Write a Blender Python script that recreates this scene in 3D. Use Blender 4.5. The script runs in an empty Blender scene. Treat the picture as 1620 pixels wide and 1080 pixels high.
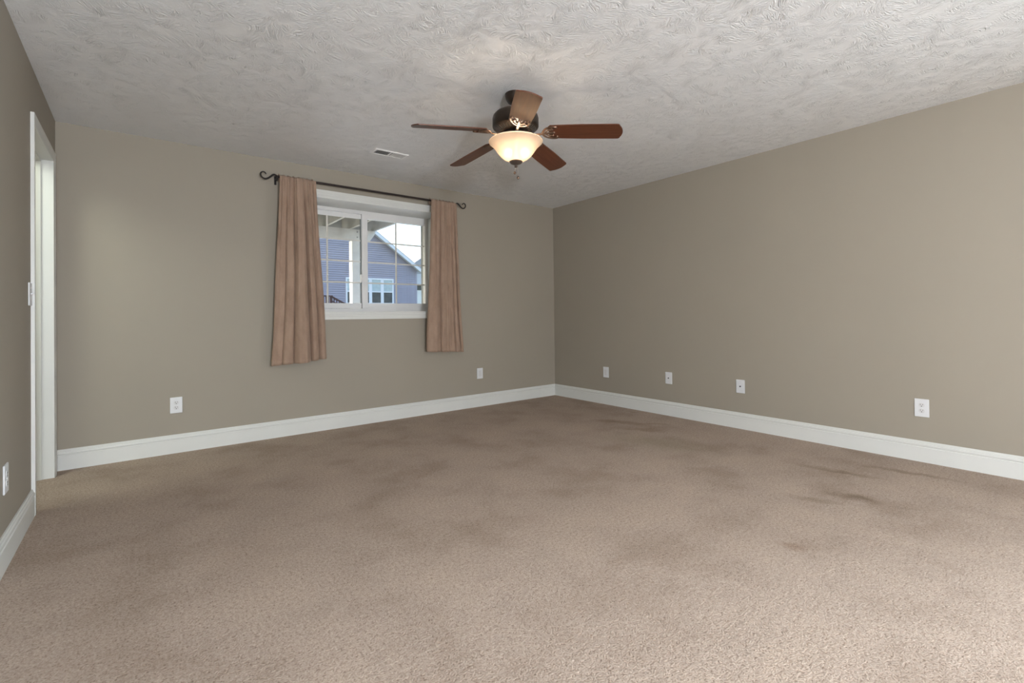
import bpy, bmesh, math, random
from mathutils import Vector, Matrix

random.seed(7)
PI = math.pi
SC = bpy.context.scene
COL = SC.collection

# ------------------------------------------------------------------ camera
cam_data = bpy.data.cameras.new('camera')
cam = bpy.data.objects.new('camera', cam_data)
COL.objects.link(cam)
cam_data.sensor_fit = 'HORIZONTAL'
cam_data.sensor_width = 36.0
cam_data.lens = 36.0 * 754.01 / 1620.0
cam_data.shift_y = -48.28 / 1620.0
cam_data.clip_start = 0.02
cam_data.clip_end = 500
cam.matrix_world = Matrix((
    (0.7878551, 0.0036148, -0.6158500, -4.2774),
    (-0.6157580, -0.0136293, -0.7878174, -4.5763),
    (-0.0112414, 0.9999006, -0.0085121, 1.0488),
    (0, 0, 0, 1)))
SC.camera = cam

# ------------------------------------------------------------------ sky, sun, lamps, exposure
SC.view_settings.view_transform = 'Standard'
SC.view_settings.look = 'None'
SC.view_settings.gamma = 1.0
SC.view_settings.use_curve_mapping = False
SC.view_settings.exposure = 0.0

world = bpy.data.worlds.new('sky')
SC.world = world
world.use_nodes = True
wn = world.node_tree
wn.nodes.clear()
w_out = wn.nodes.new('ShaderNodeOutputWorld')
w_bg = wn.nodes.new('ShaderNodeBackground')
w_sky = wn.nodes.new('ShaderNodeTexSky')
w_sky.sky_type = 'NISHITA'
w_sky.sun_disc = False
w_sky.sun_elevation = math.radians(38)
w_sky.sun_rotation = math.radians(-65)
w_sky.air_density = 1.2
w_sky.dust_density = 3.0
w_bg.inputs['Strength'].default_value = 0.62
wn.links.new(w_sky.outputs[0], w_bg.inputs['Color'])
wn.links.new(w_bg.outputs[0], w_out.inputs['Surface'])

def lamp(name, kind, energy, color, loc, target=None, **kw):
    d = bpy.data.lights.new(name, kind)
    d.energy = energy
    d.color = color
    for k, v in kw.items():
        setattr(d, k, v)
    o = bpy.data.objects.new(name, d)
    COL.objects.link(o)
    o.location = loc
    if target is not None:
        o.rotation_euler = (Vector(target) - Vector(loc)).to_track_quat('-Z', 'Y').to_euler()
    return o

lamp('sun', 'SUN', 3.0, (1.0, 0.95, 0.88), (-20, 10, 20), target=(0, 1, 5), angle=0.01)
# photographer's flash on its stand just behind the camera, and fill light added at an invented window in the right wall
lamp('flash', 'POINT', 515.0, (0.93, 1.0, 1.12), (-4.15, -6.95, 1.12), shadow_soft_size=0.20)
lamp('window_fill', 'AREA', 165.0, (0.90, 1.0, 1.07), (0.07, -5.675, 0.76), target=(-4, -5.675, 0.76),
     shape='RECTANGLE', size=1.05, size_y=0.98)

# ceiling light of the hallway beyond the doorway
lamp('hall_light', 'AREA', 19.0, (0.93, 1.0, 0.86), (-5.40, -0.95, 2.38), target=(-5.0, -0.75, 0), shape='DISK', size=0.70)

# ------------------------------------------------------------------ material helpers
def new_mat(name):
    m = bpy.data.materials.new(name)
    m.use_nodes = True
    nt = m.node_tree
    nt.nodes.clear()
    out = nt.nodes.new('ShaderNodeOutputMaterial')
    return m, nt, out

def N(nt, t, **kw):
    n = nt.nodes.new(t)
    for k, v in kw.items():
        if k in n.inputs.keys() if hasattr(n.inputs, 'keys') else False:
            n.inputs[k].default_value = v
        else:
            setattr(n, k, v)
    return n

def math_node(nt, op, a, b=None, c=None):
    n = nt.nodes.new('ShaderNodeMath')
    n.operation = op
    for i, x in enumerate((a, b, c)):
        if x is None:
            continue
        if isinstance(x, (int, float)):
            n.inputs[i].default_value = x
        else:
            nt.links.new(x, n.inputs[i])
    return n.outputs[0]

def coords(nt):
    return nt.nodes.new('ShaderNodeTexCoord').outputs['Object']

def noise(nt, vec, scale, detail=3.0, rough=0.5):
    n = nt.nodes.new('ShaderNodeTexNoise')
    n.inputs['Scale'].default_value = scale
    n.inputs['Detail'].default_value = detail
    n.inputs['Roughness'].default_value = rough
    if vec is not None:
        nt.links.new(vec, n.inputs['Vector'])
    return n.outputs['Fac']

def ramp(nt, fac, stops):
    r = nt.nodes.new('ShaderNodeValToRGB')
    cr = r.color_ramp
    while len(cr.elements) < len(stops):
        cr.elements.new(0.5)
    for e, (p, c) in zip(cr.elements, stops):
        e.position = p
        e.color = (c[0], c[1], c[2], 1)
    nt.links.new(fac, r.inputs['Fac'])
    return r.outputs['Color']

def mix_col(nt, fac, a, b, blend='MIX'):
    n = nt.nodes.new('ShaderNodeMix')
    n.data_type = 'RGBA'
    n.blend_type = blend
    for sock, x in ((n.inputs[0], fac), (n.inputs[6], a), (n.inputs[7], b)):
        if isinstance(x, (int, float)):
            sock.default_value = x
        elif isinstance(x, tuple):
            sock.default_value = (x[0], x[1], x[2], 1)
        else:
            nt.links.new(x, sock)
    return n.outputs[2]

def principled(nt, out, color, rough=0.5, metal=0.0, spec=0.5, sheen=0.0):
    b = nt.nodes.new('ShaderNodeBsdfPrincipled')
    if isinstance(color, tuple):
        b.inputs['Base Color'].default_value = (color[0], color[1], color[2], 1)
    else:
        nt.links.new(color, b.inputs['Base Color'])
    b.inputs['Roughness'].default_value = rough
    b.inputs['Metallic'].default_value = metal
    b.inputs['Specular IOR Level'].default_value = spec
    b.inputs['Sheen Weight'].default_value = sheen
    nt.links.new(b.outputs[0], out.inputs['Surface'])
    return b

def bump(nt, bsdf, height, strength, dist):
    n = nt.nodes.new('ShaderNodeBump')
    n.inputs['Strength'].default_value = strength
    n.inputs['Distance'].default_value = dist
    nt.links.new(height, n.inputs['Height'])
    nt.links.new(n.outputs[0], bsdf.inputs['Normal'])

def mat_simple(name, color, rough=0.5, metal=0.0, spec=0.5, var=0.06, scale=20.0, bmp=0.0, bdist=0.002, sheen=0.0):
    m, nt, out = new_mat(name)
    co = coords(nt)
    f = noise(nt, co, scale, 3)
    lo = tuple(c * (1 - var) for c in color)
    hi = tuple(min(1, c * (1 + var)) for c in color)
    c = ramp(nt, f, [(0.3, lo), (0.7, hi)])
    b = principled(nt, out, c, rough, metal, spec, sheen)
    if bmp:
        bump(nt, b, noise(nt, co, scale * 6, 2), bmp, bdist)
    return m

M = {}
M['wall'] = mat_simple('taupe_wall_paint', (0.322, 0.289, 0.237), 0.62, spec=0.3, var=0.015, scale=1.2, bmp=0.05, bdist=0.0015)
M['trim'] = mat_simple('white_trim_paint', (0.66, 0.67, 0.64), 0.4, var=0.01, scale=4)
M['vinyl'] = mat_simple('white_vinyl', (0.76, 0.76, 0.75), 0.35, var=0.01, scale=6)
M['plastic'] = mat_simple('white_plastic', (0.68, 0.69, 0.70), 0.35, var=0.01, scale=30)
M['socket'] = mat_simple('white_socket_plastic', (0.62, 0.62, 0.62), 0.4, var=0.01, scale=30)
M['slot'] = mat_simple('dark_slot', (0.04, 0.038, 0.035), 0.6, var=0.1)
M['iron'] = mat_simple('black_iron', (0.018, 0.014, 0.013), 0.45, metal=0.4, var=0.2, scale=60)
M['rod'] = mat_simple('dark_bronze_rod', (0.030, 0.020, 0.018), 0.45, metal=0.4, var=0.2, scale=40)
M['bronze'] = mat_simple('oil_rubbed_bronze', (0.036, 0.025, 0.018), 0.42, metal=0.5, var=0.25, scale=18)
M['bronze_dark'] = mat_simple('blackened_bronze', (0.022, 0.017, 0.014), 0.42, metal=0.5, var=0.2, scale=30)
M['bronze_hi'] = mat_simple('antique_bronze', (0.17, 0.105, 0.072), 0.33, metal=0.8, var=0.35, scale=40)
M['nickel'] = mat_simple('bronze_finial', (0.15, 0.12, 0.10), 0.35, metal=0.7, var=0.1, scale=40)
M['register'] = mat_simple('register_white', (0.86, 0.86, 0.85), 0.45, var=0.02, scale=30)
M['duct'] = mat_simple('duct_grey', (0.13, 0.13, 0.13), 0.7, var=0.1)
M['gap_shade'] = mat_simple('grey_gap_shade', (0.20, 0.22, 0.22), 0.6, var=0.1, scale=30)
M['muntin'] = mat_simple('almond_grid', (0.66, 0.64, 0.58), 0.45, var=0.03, scale=20)
M['ext_return'] = mat_simple('grey_exterior_return', (0.21, 0.23, 0.225), 0.6, var=0.15, scale=14)
M['deck_paint'] = mat_simple('painted_deck_lumber', (0.72, 0.71, 0.67), 0.6, var=0.08, scale=9, bmp=0.1, bdist=0.002)
M['deck_under'] = mat_simple('stained_deck_boards', (0.36, 0.35, 0.31), 0.8, var=0.45, scale=7, bmp=0.15, bdist=0.003)
M['joist'] = mat_simple('pale_joist_lumber', (0.40, 0.385, 0.33), 0.7, var=0.1, scale=9)
M['rim'] = mat_simple('grey_rim_board', (0.40, 0.41, 0.40), 0.7, var=0.1, scale=6)
M['bolt'] = mat_simple('galvanised_bolt', (0.42, 0.42, 0.40), 0.45, metal=0.5, var=0.1)
M['siding'] = mat_simple('blue_grey_siding', (0.338, 0.318, 0.385), 0.55, var=0.05, scale=1.5)
M['ext_trim'] = mat_simple('white_exterior_trim', (0.72, 0.74, 0.80), 0.5, var=0.03, scale=3)
M['shingle'] = mat_simple('grey_shingle', (0.36, 0.36, 0.38), 0.85, var=0.2, scale=12)
M['blind_sky'] = mat_simple('blind_and_sky_glass', (0.42, 0.50, 0.54), 0.25, var=0.12, scale=5)
M['dark_glass'] = mat_simple('screened_dark_glass', (0.045, 0.055, 0.065), 0.25, var=0.35, scale=5)
M['redwood'] = mat_simple('red_brown_stain', (0.075, 0.036, 0.036), 0.7, var=0.2, scale=9)
M['white_siding'] = mat_simple('white_siding', (0.80, 0.80, 0.80), 0.6, var=0.03, scale=3)
M['pale_siding'] = mat_simple('pale_grey_siding', (0.55, 0.56, 0.60), 0.6, var=0.05, scale=3)
M['grass'] = mat_simple('lawn_grass', (0.11, 0.14, 0.07), 0.9, var=0.4, scale=3, bmp=0.5, bdist=0.03)
M['concrete'] = mat_simple('pale_concrete', (0.62, 0.61, 0.58), 0.85, var=0.06, scale=2)
M['foundation'] = mat_simple('foundation_grey', (0.40, 0.40, 0.39), 0.8, var=0.1, scale=4)

# glass for windows
def mat_glass():
    m, nt, out = new_mat('clear_window_glass')
    tr = nt.nodes.new('ShaderNodeBsdfTransparent')
    tr.inputs[0].default_value = (0.96, 0.97, 0.97, 1)
    gl = nt.nodes.new('ShaderNodeBsdfGlossy')
    gl.inputs['Roughness'].default_value = 0.02
    fr = nt.nodes.new('ShaderNodeFresnel')
    fr.inputs['IOR'].default_value = 1.45
    f = math_node(nt, 'MULTIPLY', fr.outputs[0], 0.8)
    mx = nt.nodes.new('ShaderNodeMixShader')
    nt.links.new(f, mx.inputs[0])
    nt.links.new(tr.outputs[0], mx.inputs[1])
    nt.links.new(gl.outputs[0], mx.inputs[2])
    nt.links.new(mx.outputs[0], out.inputs['Surface'])
    return m
M['glass'] = mat_glass()

# frosted alabaster lamp bowl
def mat_bowl():
    m, nt, out = new_mat('frosted_cream_glass')
    co = coords(nt)
    c = ramp(nt, noise(nt, co, 9, 4), [(0.3, (0.74, 0.63, 0.52)), (0.7, (0.83, 0.73, 0.62))])
    t = nt.nodes.new('ShaderNodeBsdfTranslucent')
    d = nt.nodes.new('ShaderNodeBsdfDiffuse')
    g = nt.nodes.new('ShaderNodeBsdfGlossy')
    g.inputs['Roughness'].default_value = 0.25
    nt.links.new(c, t.inputs[0])
    nt.links.new(c, d.inputs[0])
    rf = nt.nodes.new('ShaderNodeBsdfRefraction')
    rf.inputs['Color'].default_value = (1.0, 0.93, 0.82, 1)
    rf.inputs['Roughness'].default_value = 0.42
    rf.inputs['IOR'].default_value = 1.15
    def mx(f, a_, b_):
        n = nt.nodes.new('ShaderNodeMixShader')
        n.inputs[0].default_value = f
        nt.links.new(a_.outputs[0], n.inputs[1])
        nt.links.new(b_.outputs[0], n.inputs[2])
        return n
    m1 = mx(0.60, d, t)
    m2 = mx(0.22, m1, rf)
    m3 = mx(0.04, m2, g)
    nt.links.new(m3.outputs[0], out.inputs['Surface'])
    return m
M['bowl'] = mat_bowl()

def mat_bulb():
    m, nt, out = new_mat('lit_bulb')
    e = nt.nodes.new('ShaderNodeEmission')
    e.inputs[0].default_value = (1.0, 0.83, 0.64, 1)
    e.inputs[1].default_value = 150.0
    nt.links.new(e.outputs[0], out.inputs['Surface'])
    return m
M['bulb'] = mat_bulb()

# fan blades: reddish walnut veneer, grain along local X
def mat_wood():
    m, nt, out = new_mat('walnut_blade_veneer')
    co = coords(nt)
    mp = nt.nodes.new('ShaderNodeMapping')
    mp.inputs['Scale'].default_value = (3.0, 60.0, 10.0)
    nt.links.new(co, mp.inputs[0])
    f = noise(nt, mp.outputs[0], 1.0, 5, 0.6)
    c = ramp(nt, f, [(0.25, (0.070, 0.022, 0.010)), (0.55, (0.112, 0.037, 0.017)), (0.8, (0.155, 0.056, 0.027))])
    b = principled(nt, out, c, 0.34, spec=0.4)
    return m
M['wood'] = mat_wood()

# suede curtains
def mat_curtain():
    m, nt, out = new_mat('tan_suede')
    co = coords(nt)
    mp = nt.nodes.new('ShaderNodeMapping')
    mp.inputs['Scale'].default_value = (1, 1, 0.45)
    nt.links.new(co, mp.inputs[0])
    f = noise(nt, mp.outputs[0], 14, 5, 0.65)
    c = ramp(nt, f, [(0.3, (0.275, 0.188, 0.137)), (0.7, (0.365, 0.258, 0.192))])
    b = principled(nt, out, c, 0.85, spec=0.15, sheen=0.25)
    b.inputs['Sheen Roughness'].default_value = 0.5
    b.inputs['Sheen Tint'].default_value = (0.9, 0.75, 0.62, 1)
    bump(nt, b, noise(nt, co, 500, 2), 0.12, 0.001)
    return m
M['curtain'] = mat_curtain()

# stomp-brush (crow's foot) ceiling texture
def mat_ceiling():
    m, nt, out = new_mat('stomped_ceiling_plaster')
    co = coords(nt)
    nz = nt.nodes.new('ShaderNodeTexNoise')
    nz.inputs['Scale'].default_value = 5.0
    nz.inputs['Detail'].default_value = 2.0
    nt.links.new(co, nz.inputs['Vector'])
    off = nt.nodes.new('ShaderNodeVectorMath'); off.operation = 'MULTIPLY_ADD'
    nt.links.new(nz.outputs['Color'], off.inputs[0])
    off.inputs[1].default_value = (0.16, 0.16, 0)
    nt.links.new(co, off.inputs[2])
    hs = []
    for sc_, seed in ((7.0, 0.0), (9.5, 3.7), (12.5, 8.1)):
        add = nt.nodes.new('ShaderNodeVectorMath'); add.operation = 'ADD'
        add.inputs[1].default_value = (seed, seed * 1.7, 0)
        nt.links.new(off.outputs[0], add.inputs[0])
        v = nt.nodes.new('ShaderNodeTexVoronoi')
        v.voronoi_dimensions = '2D'
        v.inputs['Scale'].default_value = sc_
        nt.links.new(add.outputs[0], v.inputs['Vector'])
        sep = nt.nodes.new('ShaderNodeSeparateColor')
        nt.links.new(v.outputs['Color'], sep.inputs[0])
        ang = math_node(nt, 'MULTIPLY', sep.outputs[0], 2 * PI)
        sub = nt.nodes.new('ShaderNodeVectorMath'); sub.operation = 'SUBTRACT'
        nt.links.new(add.outputs[0], sub.inputs[0])
        nt.links.new(v.outputs['Position'], sub.inputs[1])
        rot = nt.nodes.new('ShaderNodeVectorRotate'); rot.rotation_type = 'Z_AXIS'
        nt.links.new(sub.outputs[0], rot.inputs['Vector'])
        nt.links.new(ang, rot.inputs['Angle'])
        add2 = nt.nodes.new('ShaderNodeVectorMath'); add2.operation = 'MULTIPLY_ADD'
        nt.links.new(rot.outputs[0], add2.inputs[0])
        add2.inputs[1].default_value = (22, 100, 0)
        nt.links.new(v.outputs['Color'], add2.inputs[2])
        st = noise(nt, add2.outputs[0], 1.0, 2, 0.5)
        rid = math_node(nt, 'ABSOLUTE', math_node(nt, 'SUBTRACT', st, 0.5))
        rid = math_node(nt, 'SUBTRACT', 1.0, math_node(nt, 'MULTIPLY', rid, 7.0))
        rid = math_node(nt, 'MAXIMUM', rid, 0.0)
        # strokes are strongest near the middle of each stomp
        d = math_node(nt, 'MULTIPLY', v.outputs['Distance'], 1.6)
        d = math_node(nt, 'MAXIMUM', math_node(nt, 'SUBTRACT', 1.0, d), 0.0)
        gate = math_node(nt, 'GREATER_THAN', sep.outputs[1], 0.18)
        hs.append(math_node(nt, 'MULTIPLY', math_node(nt, 'MULTIPLY', rid, d), gate))
    h = math_node(nt, 'MAXIMUM', math_node(nt, 'MAXIMUM', hs[0], hs[1]), hs[2])
    h = math_node(nt, 'ADD', h, math_node(nt, 'MULTIPLY', noise(nt, co, 60, 3), 0.25))
    b = principled(nt, out, (0.79, 0.80, 0.805), 0.42, spec=0.45)
    bump(nt, b, h, 0.80, 0.006)
    return m
M['ceiling'] = mat_ceiling()

# cut-pile carpet
def mat_carpet():
    m, nt, out = new_mat('beige_cut_pile_carpet')
    co = coords(nt)
    f1 = noise(nt, co, 165, 3, 0.6)
    f2 = noise(nt, co, 70, 2, 0.6)
    fl = math_node(nt, 'ADD', math_node(nt, 'MULTIPLY', f1, 0.65), math_node(nt, 'MULTIPLY', f2, 0.35))
    c = ramp(nt, fl, [(0.34, (0.225, 0.165, 0.127)), (0.46, (0.405, 0.322, 0.262)), (0.56, (0.480, 0.392, 0.325)), (0.68, (0.570, 0.470, 0.395))])
    # trodden pile lying different ways
    big = noise(nt, co, 2.2, 4, 0.6)
    c = mix_col(nt, 1.0, c, ramp(nt, big, [(0.34, (0.84, 0.82, 0.80)), (0.50, (0.98, 0.98, 0.98)), (0.64, (1.04, 1.04, 1.03))]), 'MULTIPLY')
    # stains and furniture marks in the corner by the right wall
    warp = nt.nodes.new('ShaderNodeTexNoise')
    warp.inputs['Scale'].default_value = 6.0
    warp.inputs['Detail'].default_value = 4.0
    nt.links.new(co, warp.inputs['Vector'])
    wv = nt.nodes.new('ShaderNodeVectorMath'); wv.operation = 'MULTIPLY_ADD'
    nt.links.new(warp.outputs['Color'], wv.inputs[0])
    wv.inputs[1].default_value = (0.22, 0.22, 0)
    nt.links.new(co, wv.inputs[2])
    stains = [(-0.50, -1.46, 30, 0.07, 0.28, 0.55, (0.55, 0.50, 0.46)),
              (-0.62, -1.75, 30, 0.06, 0.22, 0.45, (0.60, 0.55, 0.50)),
              (-0.85, -2.15, 20, 0.22, 0.48, 0.50, (0.72, 0.76, 0.68)),
              (-0.30, -1.75, 30, 0.04, 0.10, 0.50, (0.58, 0.54, 0.48)),
              (-0.57, -3.28, 12, 0.05, 0.24, 0.60, (0.58, 0.56, 0.50)),
              (-0.25, -3.60, 10, 0.035, 0.26, 0.60, (0.55, 0.53, 0.48)),
              (-1.20, -3.38, 25, 0.04, 0.16, 0.50, (0.60, 0.58, 0.52)),
              (-1.00, -3.54, 15, 0.05, 0.14, 0.75, (0.50, 0.48, 0.43)),
              (-1.86, -3.55, 40, 0.03, 0.08, 0.50, (0.62, 0.52, 0.45)),
              (-3.16, -1.85, -40, 0.12, 0.30, 0.30, (0.70, 0.66, 0.62)),
              (-3.77, -2.03, 0, 0.20, 0.30, 0.22, (0.76, 0.72, 0.70)),
              (-0.01, -1.24, 30, 0.04, 0.06, 0.45, (0.60, 0.54, 0.48))]
    for sx, sy, rz, ra, rb, amt, tint in stains:
        mp = nt.nodes.new('ShaderNodeMapping')
        mp.vector_type = 'TEXTURE'
        mp.inputs['Location'].default_value = (sx, sy, 0)
        mp.inputs['Rotation'].default_value = (0, 0, math.radians(rz))
        mp.inputs['Scale'].default_value = (ra, rb, 1)
        nt.links.new(wv.outputs[0], mp.inputs[0])
        ln = nt.nodes.new('ShaderNodeVectorMath'); ln.operation = 'LENGTH'
        nt.links.new(mp.outputs[0], ln.inputs[0])
        k = math_node(nt, 'SUBTRACT', 1.25, ln.outputs['Value'])
        k = math_node(nt, 'MINIMUM', math_node(nt, 'MAXIMUM', k, 0.0), 1.0)
        k = math_node(nt, 'MULTIPLY', k, math_node(nt, 'MULTIPLY', math_node(nt, 'ADD', f2, 0.5), amt))
        c = mix_col(nt, k, c, mix_col(nt, 1.0, c, tint, 'MULTIPLY'))
    b = principled(nt, out, c, 0.95, spec=0.05)
    h = math_node(nt, 'ADD', math_node(nt, 'MULTIPLY', fl, 1.0), math_node(nt, 'MULTIPLY', noise(nt, co, 16, 3), 0.8))
    bump(nt, b, h, 0.85, 0.0075)
    return m
M['carpet'] = mat_carpet()

# ------------------------------------------------------------------ mesh helpers
class MB:
    """collects shapes into one mesh"""
    def __init__(self):
        self.bm = bmesh.new()

    def box(self, lo, hi, bevel=0.0, seg=2):
        lo, hi = Vector(lo), Vector(hi)
        c, s = (lo + hi) / 2, hi - lo
        mat = Matrix.Translation(c) @ Matrix.Diagonal((s.x, s.y, s.z, 1))
        r = bmesh.ops.create_cube(self.bm, size=1.0, matrix=mat)
        if bevel > 0:
            es = list({e for v in r['verts'] for e in v.link_edges})
            bmesh.ops.bevel(self.bm, geom=es, offset=bevel, segments=seg, affect='EDGES', profile=0.5)
        return self

    def beam(self, a, b, w, h, bevel=0.0):
        """rectangular bar from a to b (w horizontal, h across)"""
        a, b = Vector(a), Vector(b)
        d = b - a
        L = d.length
        q = d.to_track_quat('X', 'Z').to_matrix().to_4x4()
        mat = Matrix.Translation((a + b) / 2) @ q @ Matrix.Diagonal((L, w, h, 1))
        r = bmesh.ops.create_cube(self.bm, size=1.0, matrix=mat)
        if bevel > 0:
            es = list({e for v in r['verts'] for e in v.link_edges})
            bmesh.ops.bevel(self.bm, geom=es, offset=bevel, segments=2, affect='EDGES', profile=0.5)
        return self

    def lathe(self, prof, n=48, loc=(0, 0, 0)):
        loc = Vector(loc)
        rings = []
        for r, z in prof:
            if r < 1e-6:
                rings.append([self.bm.verts.new(loc + Vector((0, 0, z)))])
            else:
                rings.append([self.bm.verts.new(loc + Vector((r * math.cos(2 * PI * i / n), r * math.sin(2 * PI * i / n), z))) for i in range(n)])
        for a, b in zip(rings[:-1], rings[1:]):
            for i in range(n):
                j = (i + 1) % n
                vs = [a[i % len(a)], a[j % len(a)], b[j % len(b)], b[i % len(b)]]
                u = []
                for v in vs:
                    if v not in u:
                        u.append(v)
                if len(u) >= 3:
                    self.bm.faces.new(u)
        return self

    def tube(self, pts, rad, n=10, caps=True, flat=1.0):
        pts = [Vector(p) for p in pts]
        rads = rad if isinstance(rad, (list, tuple)) else [rad] * len(pts)
        rings = []
        up = Vector((0, 0, 1))
        t0 = (pts[1] - pts[0]).normalized()
        if abs(t0.dot(up)) > 0.9:
            up = Vector((1, 0, 0))
        u = (up - t0 * up.dot(t0)).normalized()
        for i, p in enumerate(pts):
            if i == 0:
                t = t0
            elif i == len(pts) - 1:
                t = (pts[-1] - pts[-2]).normalized()
            else:
                t = ((pts[i + 1] - p).normalized() + (p - pts[i - 1]).normalized()).normalized()
            u = (u - t * u.dot(t)).normalized()
            w = t.cross(u)
            rings.append([self.bm.verts.new(p + (u * math.cos(2 * PI * k / n) * flat + w * math.sin(2 * PI * k / n)) * rads[i]) for k in range(n)])
        for a, b in zip(rings[:-1], rings[1:]):
            for k in range(n):
                self.bm.faces.new([a[k], a[(k + 1) % n], b[(k + 1) % n], b[k]])
        if caps:
            self.bm.faces.new(list(reversed(rings[0])))
            self.bm.faces.new(rings[-1])
        return self

    def prism(self, poly, a, b):
        """extrude a polygon given as 3-D points (list a) to the matching list b"""
        va = [self.bm.verts.new(Vector(p)) for p in a]
        vb = [self.bm.verts.new(Vector(p)) for p in b]
        n = len(va)
        self.bm.faces.new(va)
        self.bm.faces.new(list(reversed(vb)))
        for i in range(n):
            j = (i + 1) % n
            self.bm.faces.new([va[j], va[i], vb[i], vb[j]])
        return self

    def extrude_z(self, outline, z0, z1):
        return self.prism(None, [(x, y, z1) for x, y in outline], [(x, y, z0) for x, y in outline])

    def sphere(self, c, r, sz=1.0, n=16):
        mat = Matrix.Translation(Vector(c)) @ Matrix.Diagonal((r, r, r * sz, 1))
        bmesh.ops.create_uvsphere(self.bm, u_segments=n, v_segments=max(6, n // 2), radius=1.0, matrix=mat)
        return self

    def sweep(self, loops, closed=True):
        """loops: list of rings (profile step) of equal point counts, joined step to step and last to first"""
        R = [[self.bm.verts.new(Vector(p)) for p in lp] for lp in loops]
        n = len(R[0])
        m = len(R)
        rng = n if closed else n - 1
        for k in range(m):
            a, b = R[k], R[(k + 1) % m]
            for i in range(rng):
                j = (i + 1) % n
                self.bm.faces.new([a[i], a[j], b[j], b[i]])
        if not closed:
            self.bm.faces.new([r[0] for r in R])
            self.bm.faces.new([r[-1] for r in reversed(R)])
        return self

    def quad(self, pts):
        self.bm.faces.new([self.bm.verts.new(Vector(p)) for p in pts])
        return self

    def build(self, name, mat, parent=None, smooth=False, loc=None, rot=None):
        bmesh.ops.recalc_face_normals(self.bm, faces=self.bm.faces[:])
        me = bpy.data.meshes.new(name)
        self.bm.to_mesh(me)
        self.bm.free()
        me.materials.append(mat)
        if smooth:
            for p in me.polygons:
                p.use_smooth = True
            try:
                me.set_sharp_from_angle(angle=math.radians(40))
            except Exception:
                pass
        o = bpy.data.objects.new(name, me)
        COL.objects.link(o)
        if parent is not None:
            o.parent = parent
        if loc is not None:
            o.location = loc
        if rot is not None:
            o.rotation_euler = rot
        return o

def tag(o, label, cat, group=None, kind=None):
    o['label'] = label
    o['category'] = cat
    if group:
        o['group'] = group
    if kind:
        o['kind'] = kind
    return o

def thing(name, loc, label, cat, rz=0.0, group=None, kind=None):
    o = bpy.data.objects.new(name, None)
    o.empty_display_size = 0.1
    COL.objects.link(o)
    o.location = loc
    o.rotation_euler = (0, 0, rz)
    return tag(o, label, cat, group, kind)

def struct(o, label, cat):
    return tag(o, label, cat, kind='structure')

def copy_tree(o, parent=None):
    c = o.copy()
    COL.objects.link(c)
    if parent is not None:
        c.parent = parent
    for ch in [x for x in bpy.data.objects if x.parent == o]:
        copy_tree(ch, c)
    return c

# ------------------------------------------------------------------ room shell
H = 2.44          # ceiling height
XL = -4.7373      # left wall face
YR = -7.40        # rear wall face (behind the camera)
WX0, WX1, WZ0, WZ1 = -3.20, -1.67, 1.098, 2.159   # window opening in the back wall
DY0, DY1, DZ1 = -0.905, -0.185, 2.112             # doorway in the left wall
PY0, PY1, PZ0, PZ1 = -6.25, -5.10, 0.22, 1.30     # unseen window added in the right wall for fill light

b = MB().box((-6.1, YR - 0.12, -0.12), (0.12, 0.40, 0.0))
struct(b.build('floor', M['carpet']), 'beige cut-pile carpet covering the whole room floor, stained near the right wall', 'floor')
b = MB().box((-6.1, YR - 0.12, H), (0.12, 0.40, H + 0.12))
struct(b.build('ceiling', M['ceiling']), 'off-white ceiling with brushed stomp texture', 'ceiling')

b = MB()
b.box((XL - 0.12, 0, 0), (WX0 - 0.012, 0.40, H))
b.box((WX1 + 0.012, 0, 0), (0.12, 0.40, H))
b.box((WX0 - 0.012, 0, 0), (WX1 + 0.012, 0.40, WZ0 - 0.012))
b.box((WX0 - 0.012, 0, WZ1 + 0.012), (WX1 + 0.012, 0.40, H))
struct(b.build('wall_back', M['wall']), 'taupe painted wall with the curtained window', 'wall')
b = MB()
b.box((0, YR - 0.12, 0), (0.12, PY0, H))
b.box((0, PY0, 0), (0.12, PY1, PZ0))
b.box((0, PY0, PZ1), (0.12, PY1, H))
b.box((0, PY1, 0), (0.12, 0, H))
struct(b.build('wall_right', M['wall']), 'long bare taupe wall on the right with four wall plates', 'wall')
b = MB()
b.box((XL - 0.12, YR, 0), (XL, DY0 - 0.012, H))
b.box((XL - 0.12, DY0 - 0.012, DZ1 + 0.012), (XL, DY1 + 0.012, H))
b.box((XL - 0.12, DY1 + 0.012, 0), (XL, 0, H))
struct(b.build('wall_left', M['wall']), 'taupe wall on the left with the doorway', 'wall')
b = MB().box((XL - 0.12, YR - 0.12, 0), (0, YR, H))
struct(b.build('wall_rear', M['wall']), 'taupe wall behind the camera', 'wall')
b = MB()
b.box((-6.1, -1.75, 0), (XL - 0.12, -1.65, H))
b.box((-6.1, 0.0, 0), (XL - 0.12, 0.10, H))
b.box((-6.1, -1.65, 0), (-6.0, 0.0, H))
struct(b.build('wall_hall', M['wall']), 'taupe hallway walls beyond the doorway', 'wall')

# invented window behind the camera, added to carry the fill lamp
w2 = thing('fill_window', (0.03, (PY0 + PY1) / 2, PZ0), 'white window added in the right wall behind the camera for fill light', 'window', kind='structure')
hw, hh = (PY1 - PY0) / 2, PZ1 - PZ0
b = MB()
b.box((-0.03, -hw, 0), (0.03, -hw + 0.05, hh)).box((-0.03, hw - 0.05, 0), (0.03, hw, hh))
b.box((-0.03, -hw + 0.05, 0), (0.03, hw - 0.05, 0.05)).box((-0.03, -hw + 0.05, hh - 0.05), (0.03, hw - 0.05, hh))
b.build('frame', M['vinyl'], w2)
b = MB().box((-0.003, -hw + 0.05, 0.05), (0.003, hw - 0.05, hh - 0.05))
b.build('glass_pane', M['glass'], w2)

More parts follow.
